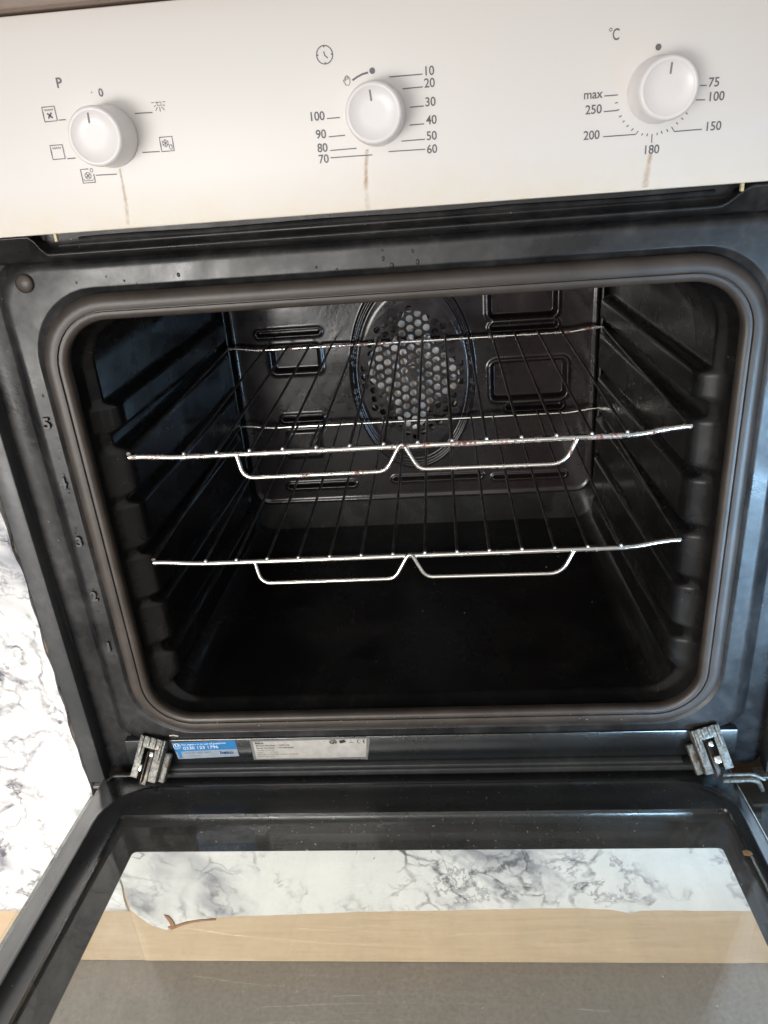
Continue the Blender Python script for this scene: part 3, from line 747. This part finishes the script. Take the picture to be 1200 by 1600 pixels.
# ------------------------------------------------------------ hinges
def hinge(s):
    H = bpy.data.objects.new('hinge', None); COL.objects.link(H); H.parent = OV; H.location = (s*.2475, 0, -.197)
    cx = s*.2400
    # local: u down the bracket, v across, w outwards
    org = Vector((s*.2335, -.002, -.1830)); end = Vector((s*.2430, -.0205, -.2120))
    u = (end-org); L = u.length; u.normalize(); v = Vector((1, 0, 0)); v = (v-u*v.dot(u)).normalized(); w = u.cross(v)
    if w.y > 0: w = -w
    mt = Matrix(((v.x, w.x, u.x, org.x), (v.y, w.y, u.y, org.y), (v.z, w.z, u.z, org.z), (0, 0, 0, 1)))
    bm = bmesh.new()
    W_ = .0115
    box(bm, -W_, W_, .0, .0016, -.001, .0085, .0005, mt)                       # top web
    box(bm, -W_, -W_+.0062, .0, .0016, .0083, L, .0005, mt)                    # left cheek strip
    box(bm, W_-.0072, W_, .0, .0016, .0083, L, .0005, mt)
    box(bm, -W_-.0001, -W_+.0012, -.013, .0010, .000, L, .0004, mt); box(bm, W_-.0012, W_+.0001, -.013, .0010, .000, L, .0004, mt)
    for k in (-.0088, -.0030, .0028, .0086): box(bm, k-.0013, k+.0013, .0012, .0034, -.0010, .0075 if abs(k) < .005 else .016, .0010, mt)
    sc = -s
    box(bm, *sorted((sc*(W_+.0002), sc*(W_+.0062))), -.010, -.0035, .010, L, .0015, mt)
    fin('bracket', bm, M['galv'], H)
    bm = bmesh.new(); box(bm, -.0034, .0022, -.0085, -.0045, .006, L+.006, .0008, mt); box(bm, -.0028, -.0016, -.0048, -.001, .012, L+.004, .0004, mt)
    fin('arm', bm, M['rod'], H)
    for q, (a, z, w_) in enumerate(((.001, .0135, .0018), (-.0060 if s < 0 else .0015, L-.0095, .0026))):
        bm = bmesh.new(); box(bm, a-w_, a+w_, -.0045, .0014 if q else -.001, z-w_, z+w_*1.3, .0007, mt); fin('pin', bm, M['pin'], H)
    if s > 0:
        bm = bmesh.new()
        pts = fillet([(.2450, -.024, -.2195), (.2680, -.0235, -.2188), (.2745, -.0225, -.2225), (.2790, -.021, -.2330)], .004)
        tube(bm, pts, .0019, 8); tube(bm, fillet([(.2460, -.020, -.2170), (.2700, -.020, -.2165), (.2800, -.020, -.2225)], .004), .0013, 8)
        fin('hinge_leaf', bm, M['galv'], H)
    bpy.context.view_layer.update()
    for c in H.children: c.matrix_parent_inverse = H.matrix_world.inverted()
hinge(-1); hinge(1)
for a, b_ in ((-.2990, -.2880), (.280, .304)):
    bm = bmesh.new(); box(bm, a, b_, -.006, .006, -.2365, -.2335, .0006); fin('niche_bracket', bm, M['galv'], OV)

# ------------------------------------------------------------ labels
YS = -.0004
def quad(bm, pts, y):
    bm.faces.new([bm.verts.new((x/1000, y, z/1000)) for x, z in pts])
bm = bmesh.new(); sheet(bm, [(x/1000, z/1000) for x, z in ((-219.2, -189.9), (-162.4, -187.9), (-161.4, -206.0), (-216.6, -208.2))], YS, .0003)
SK = fin('service_sticker', bm, M['lgrey'], OV, smooth=False)
bm = bmesh.new(); quad(bm, ((-219.1, -190.0), (-162.5, -188.0), (-162.0, -197.6), (-212.4, -199.6), (-212.6, -206.8), (-215.2, -206.9), (-216.0, -199.8), (-217.6, -199.6)), YS-.0001)
fin('blue_band', bm, M['blue'], SK, smooth=False)
bm = bmesh.new(); rt = -.035
disc2(bm, -215.2, -193.4, 3.2, YS-.0002, 22, None, .5); stroke2(bm, [(-216.5, -191.0), (-216.3, -193.6), (-215.0, -194.3), (-213.8, -193.5), (-213.8, -190.9)], .7, YS-.0002)
text2(bm, 'For repairs in or out of guarantee', -210.8, -191.9, 1.75, YS-.0002, rt, left=True, bold=.02, width=1.16)
text2(bm, '0330 123 1796', -210.0, -195.8, 3.2, YS-.0002, rt, left=True, width=1.15, bold=.01)
fin('white_lettering', bm, M['txtw'], SK, smooth=False)
bm = bmesh.new()
text2(bm, 'ROI 01 862 3411', -209.4, -201.4, 2.2, YS-.0002, rt, left=True, width=1.1)
text2(bm, 'www.beko.co.uk', -208.6, -204.6, 1.1, YS-.0002, rt, left=True, width=1.2)
fin('grey_lettering', bm, M['ink'], SK, smooth=False)
bm = bmesh.new(); text2(bm, 'beko', -171.8, -201.2, 3.4, YS-.0002, rt, bold=.03, width=1.25); fin('navy_logo', bm, M['navy'], SK, smooth=False)

bm = bmesh.new(); sheet(bm, [(x/1000, z/1000) for x, z in ((-149.3, -188.4), (-90, -187.6), (-48, -187.4), (-45.2, -187.9), (-44.6, -190.4), (-46.6, -203), (-48.4, -212.6), (-51.2, -211.9), (-100, -211.0), (-148.8, -210.6))], YS, .0003)
RP = fin('rating_plate', bm, M['plate_edge'], OV, smooth=False)
bm = bmesh.new(); quad(bm, ((-147.0, -190.0), (-96, -189.5), (-90, -189.2), (-47.4, -189.0), (-48.0, -196), (-49.4, -209.2), (-96, -209.4), (-146.4, -209.3)), YS-.0001)
fin('plate_face', bm, M['plate'], RP, smooth=False)
bm = bmesh.new(); yt = YS-.0002; r2 = -.004
text2(bm, 'beko', -145.2, -191.2, 2.0, yt, r2, left=True, bold=.03, width=1.3)
stroke2(bm, [(-145.2, -192.4), (-141, -192.9), (-137.4, -192.2)], .35, yt)
for k, (s, h, bd) in enumerate((('Model Number  : CIF71W', 1.55, .022), ('Serial Number  : 1510054505', 1.55, .022), ('220-240 V~ 50 Hz', 1.15, 0), ('Class I            2.3 kW', 1.15, 0), ('MANUFACTURED IN TURKEY TO BS/IEC', 1.15, 0), ('SPECIFICATIONS', 1.15, 0))):
    text2(bm, s, -144.8, (-194.4, -197.1, -199.6, -202.0, -204.5, -206.9)[k], h, yt, r2, left=True, bold=bd, width=1.25)
fin('black_lettering', bm, M['txt'], RP, smooth=False)
bm = bmesh.new()
text2(bm, 'GS', -76.5, -191.6, 3.0, yt, -.25, bold=.05, width=1.1); disc2(bm, -76.5, -191.6, 3.6, yt, 24, 2.4, .4)
quad(bm, ((-71.5, -190.4), (-66.6, -189.2), (-65.2, -192.0), (-70.4, -193.6)), yt)
stroke2(bm, [(-62.5, -192.8), (-58.8, -192.8)], .6, yt); stroke2(bm, [(-61.6, -191.6), (-61.0, -189.8), (-60.2, -191.6)], .3, yt)
for cx in (-54.2, -49.2):
    stroke2(bm, [(cx+1.6*math.cos(a)+.4, -191.7+1.9*math.sin(a)) for a in [PI/2+k*PI/10 for k in range(11)]], .65, yt)
stroke2(bm, [(-50.4, -191.7), (-49.0, -191.7)], .6, yt)
fin('approval_marks', bm, M['txt'], RP, smooth=False)
bm = bmesh.new(); sheet(bm, [(-.2205, -.1826), (-.2165, -.1822), (-.2125, -.1832), (-.2128, -.1841), (-.2165, -.1832), (-.2204, -.1834)], .0012, .0006)
fin('paint_chip', bm, M['speck'], FR, smooth=False)

# ------------------------------------------------------------ door
th = math.radians(6.1)
AX = Vector((1, 0, 0)); AD = Vector((0, -math.cos(th), math.sin(th))); AN = Vector((0, math.sin(th), math.cos(th)))
DM = Matrix(((AX.x, AD.x, AN.x, 0), (AX.y, AD.y, AN.y, -.005), (AX.z, AD.z, AN.z, -.225), (0, 0, 0, 1)))
DR = bpy.data.objects.new('door', None); COL.objects.link(DR); DR.parent = OV; DR.matrix_local = DM
# children are built in door space: x, d (away from the oven), n (up)
bm = bmesh.new(); LL = []
def dl(x0, x1, d0, d1, r, n): LL.append([(x, d, n) for x, d in loop(x0, x1, d0, d1, r, 30, 40, 8)])
dl(-.2880, .2570, -.0040, .462, .003, -.0190); dl(-.2880, .2570, -.0040, .462, .003, -.0015); dl(-.2868, .2558, -.0028, .461, .003, 0)
dl(-.2760, .2505, .0100, .452, .045, 0); dl(-.2745, .2490, .0115, .4505, .045, .0010); dl(-.2725, .2470, .0135, .4485, .044, .0014)
dl(-.2705, .2450, .0155, .4465, .043, .0010); dl(-.2690, .2436, .0170, .445, .042, -.0006)
dl(-.2535, .2405, .0470, .432, .004, -.0006); dl(-.2530, .2400, .0475, .4315, .004, -.0035)
loft(bm, LL); fin('inner_frame', bm, M['liner'], DR, ang=60)
def slab(name, x0, x1, d0, d1, n0, n1, mat, bev=.0006, par=None):
    bm = bmesh.new(); box(bm, x0, x1, d0, d1, n0, n1, bev); return fin(name, bm, mat, par or DR)
slab('inner_glass', -.2555, .2425, .0450, .434, -.0075, -.0036, M['glass'])
slab('outer_glass', -.3075, .3040, -.0145, .475, -.0240, -.0200, M['glass2'])
bm = bmesh.new(); LL = []
dl(-.3070, .3035, -.0140, .4745, .004, -.02425); dl(-.2408, .2320, .0632, .425, .0035, -.02425)
loft(bm, LL); PRN = fin('glass_border', bm, M['print'], DR, smooth=False)
mod = PRN.modifiers.new('t', 'SOLIDIFY'); mod.thickness = .0005; mod.offset = 0
# side channels between the glasses
bm = bmesh.new(); box(bm, -.2870, -.2600, -.002, .460, -.0198, -.0100, .001); box(bm, .2460, .2560, -.002, .460, -.0198, -.0100, .001); box(bm, -.2590, .2450, -.002, .040, -.0198, -.0100, .001)
fin('side_channel', bm, M['liner'], DR)
bm = bmesh.new(); tube(bm, [(.2568, -.002, -.0004), (.2568, .461, -.0004)], .0007, 8); fin('edge_highlight', bm, M['pin'], DR)  # bright tube standing in for the highlight along the right edge
bm = bmesh.new()
tube(bm, fillet([(-.24, -.0030, .0012), (.2130, -.0030, .0012), (.2160, .0015, .0006)], .002), .0011, 8)
tube(bm, fillet([(-.2820, .0035, .0006), (-.2790, -.0015, .0012), (-.2585, -.0015, .0012), (-.2560, .001, .0006)], .002), .0011, 8)
fin('rear_bead', bm, M['flange'], DR)
# door handle bar on the far side, below the front edge
bm = bmesh.new(); tube(bm, fillet([(-.24, .44, -.025), (-.24, .44, -.062), (.24, .44, -.062), (.24, .44, -.025)], .012), .007, 16)
fin('handle', bm, M['knob'], DR)

# ------------------------------------------------------------ racks
def rack(label, z, xoff, mat, lift):
    T = thing('wire_rack', label, 'oven rack', (xoff, 0, z), 'wire racks inside the oven')
    w = .1985
    def L(name, bm, mt, par=T): return fin(name, bm, mt, par, ang=60)
    bm = bmesh.new(); pts = []
    for k in range(61):
        x = -w+2*w*k/60; e = ss(.155, .197, abs(x))
        pts.append((x, -.0025+.0025*e, -.0030+.0035*e*(1 if x > 0 else .3)))
    tube(bm, pts, .0021, 12); 
    pts2 = [(x, y-.0004, zz-.0036) for x, y, zz in pts if abs(x) < .170]
    L('front_bar', bm, mat)
    bm = bmesh.new(); pts = []
    for k in range(61):
        x = -w+2*w*k/60; e = ss(.160, .196, abs(x)); pts.append((x, .305, -.0030+.0035*e))
    tube(bm, pts, .0017, 10); L('rear_bar', bm, mat)
    for s in (-1, 1):
        bm = bmesh.new(); tube(bm, [(s*w, .0, .0003), (s*w, .1, .0003), (s*w, .2, .0003), (s*w, .305, .0003)], .0016, 10); L('side_wire', bm, M['rod'])
    for k in range(14):
        x = -.1556+.02389*k; j = random.uniform(-.0003, .0003)
        bm = bmesh.new(); tube(bm, [(x, -.0052, .0004), (x, .08, .0004), (x+j, .16, .0002), (x+j, .24, .0004), (x, .3065, .0004)], .00115, 8); R_ = L('rod', bm, M['rod'])
        bm = bmesh.new(); b2 = bmesh.ops.create_icosphere(bm, subdivisions=2, radius=.00145, matrix=Matrix.Translation((x, -.0054, .0006))); L('rod_tip', bm, M['pin'], R_)
    bm = bmesh.new()
    hp = [(-.1178, -.0050, -.0028), (-.1145, -.0075, -.0195), (-.0120, -.0075, -.0195), (.0004, -.0050, .0018), (.0115, -.0075, -.0190), (.1125, -.0075, -.0200), (.1213, -.0050, -.0028)]
    tube(bm, fillet(hp, [.011, .006, .006, .006, .014], 8), .0016, 10)
    L('handle', bm, mat)
    return T
rack('upper wire oven rack, its front bar and handle flecked with brown rust', .0808, 0, M['rust'], 0)
rack('lower wire oven rack with a clean bright front bar and handle', -.0072, .0005, M['chrome'], 0)

# ------------------------------------------------------------ crumbs and dust on the open door
def dpt(x, d, n): return DM @ Vector((x, d, n))
bm = bmesh.new(); rnd = random.Random(5)
def fleck(x, d, r, n=0.0006, flat=.35, el=1.0):
    b2 = bmesh.new(); bmesh.ops.create_icosphere(b2, subdivisions=1, radius=r)
    for v in b2.verts: v.co *= rnd.uniform(.7, 1.2)
    bmesh.ops.scale(b2, vec=(el, 1, flat), verts=b2.verts)
    b2.transform(Matrix.Translation(dpt(x, d, n+r*flat*.6)) @ DM.to_3x3().to_4x4() @ Matrix.Rotation(rnd.uniform(0, PI), 4, 'Z'))
    me = bpy.data.meshes.new('t'); b2.to_mesh(me); b2.free(); bm.from_mesh(me); bpy.data.meshes.remove(me)
for k in range(80): fleck(rnd.uniform(-.25, .235), rnd.uniform(.0, .043), rnd.uniform(.00012, .00038), .0002)
for k in range(260):
    x = rnd.gauss(.0, .14); d = .048+abs(rnd.gauss(0, .028)) if k % 3 else rnd.uniform(.05, .3)
    if abs(x+.005) < .238: fleck(x, d, rnd.uniform(.00012, .00040), -.0036, .3, rnd.choice((1, 1, 1, 2.5, 4)))
for k in range(34):      # burnt crumbs on the oven floor, its lip and the seal
    if k < 16: x, y, z = rnd.uniform(-.17, .17), rnd.uniform(.03, .24), None
    else: x, y, z = rnd.uniform(-.19, .19), rnd.uniform(-.0045, -.001), -.1665+rnd.uniform(-.004, .004)
    if z is None: w_, z, _, _ = cav_half(y)
    rr = rnd.uniform(.00018, .00045)
    b2 = bmesh.new(); bmesh.ops.create_icosphere(b2, subdivisions=1, radius=rr, matrix=Matrix.Translation((x, y if k < 16 else -.0043, z+rr*.6 if k < 16 else z)))
    me = bpy.data.meshes.new('t'); b2.to_mesh(me); b2.free(); bm.from_mesh(me); bpy.data.meshes.remove(me)
tag(fin('crumbs', bm, M['speck'], smooth=False), kind='stuff', label='pale crumbs and dust scattered over the open oven door and inside the oven')
bm = bmesh.new(); fleck(.2375, .0955, .0034, .0, .45, 1.0); 
tag(fin('crumb', bm, M['crumb']), 'brown food crumb on the right edge of the open oven door', 'crumb')
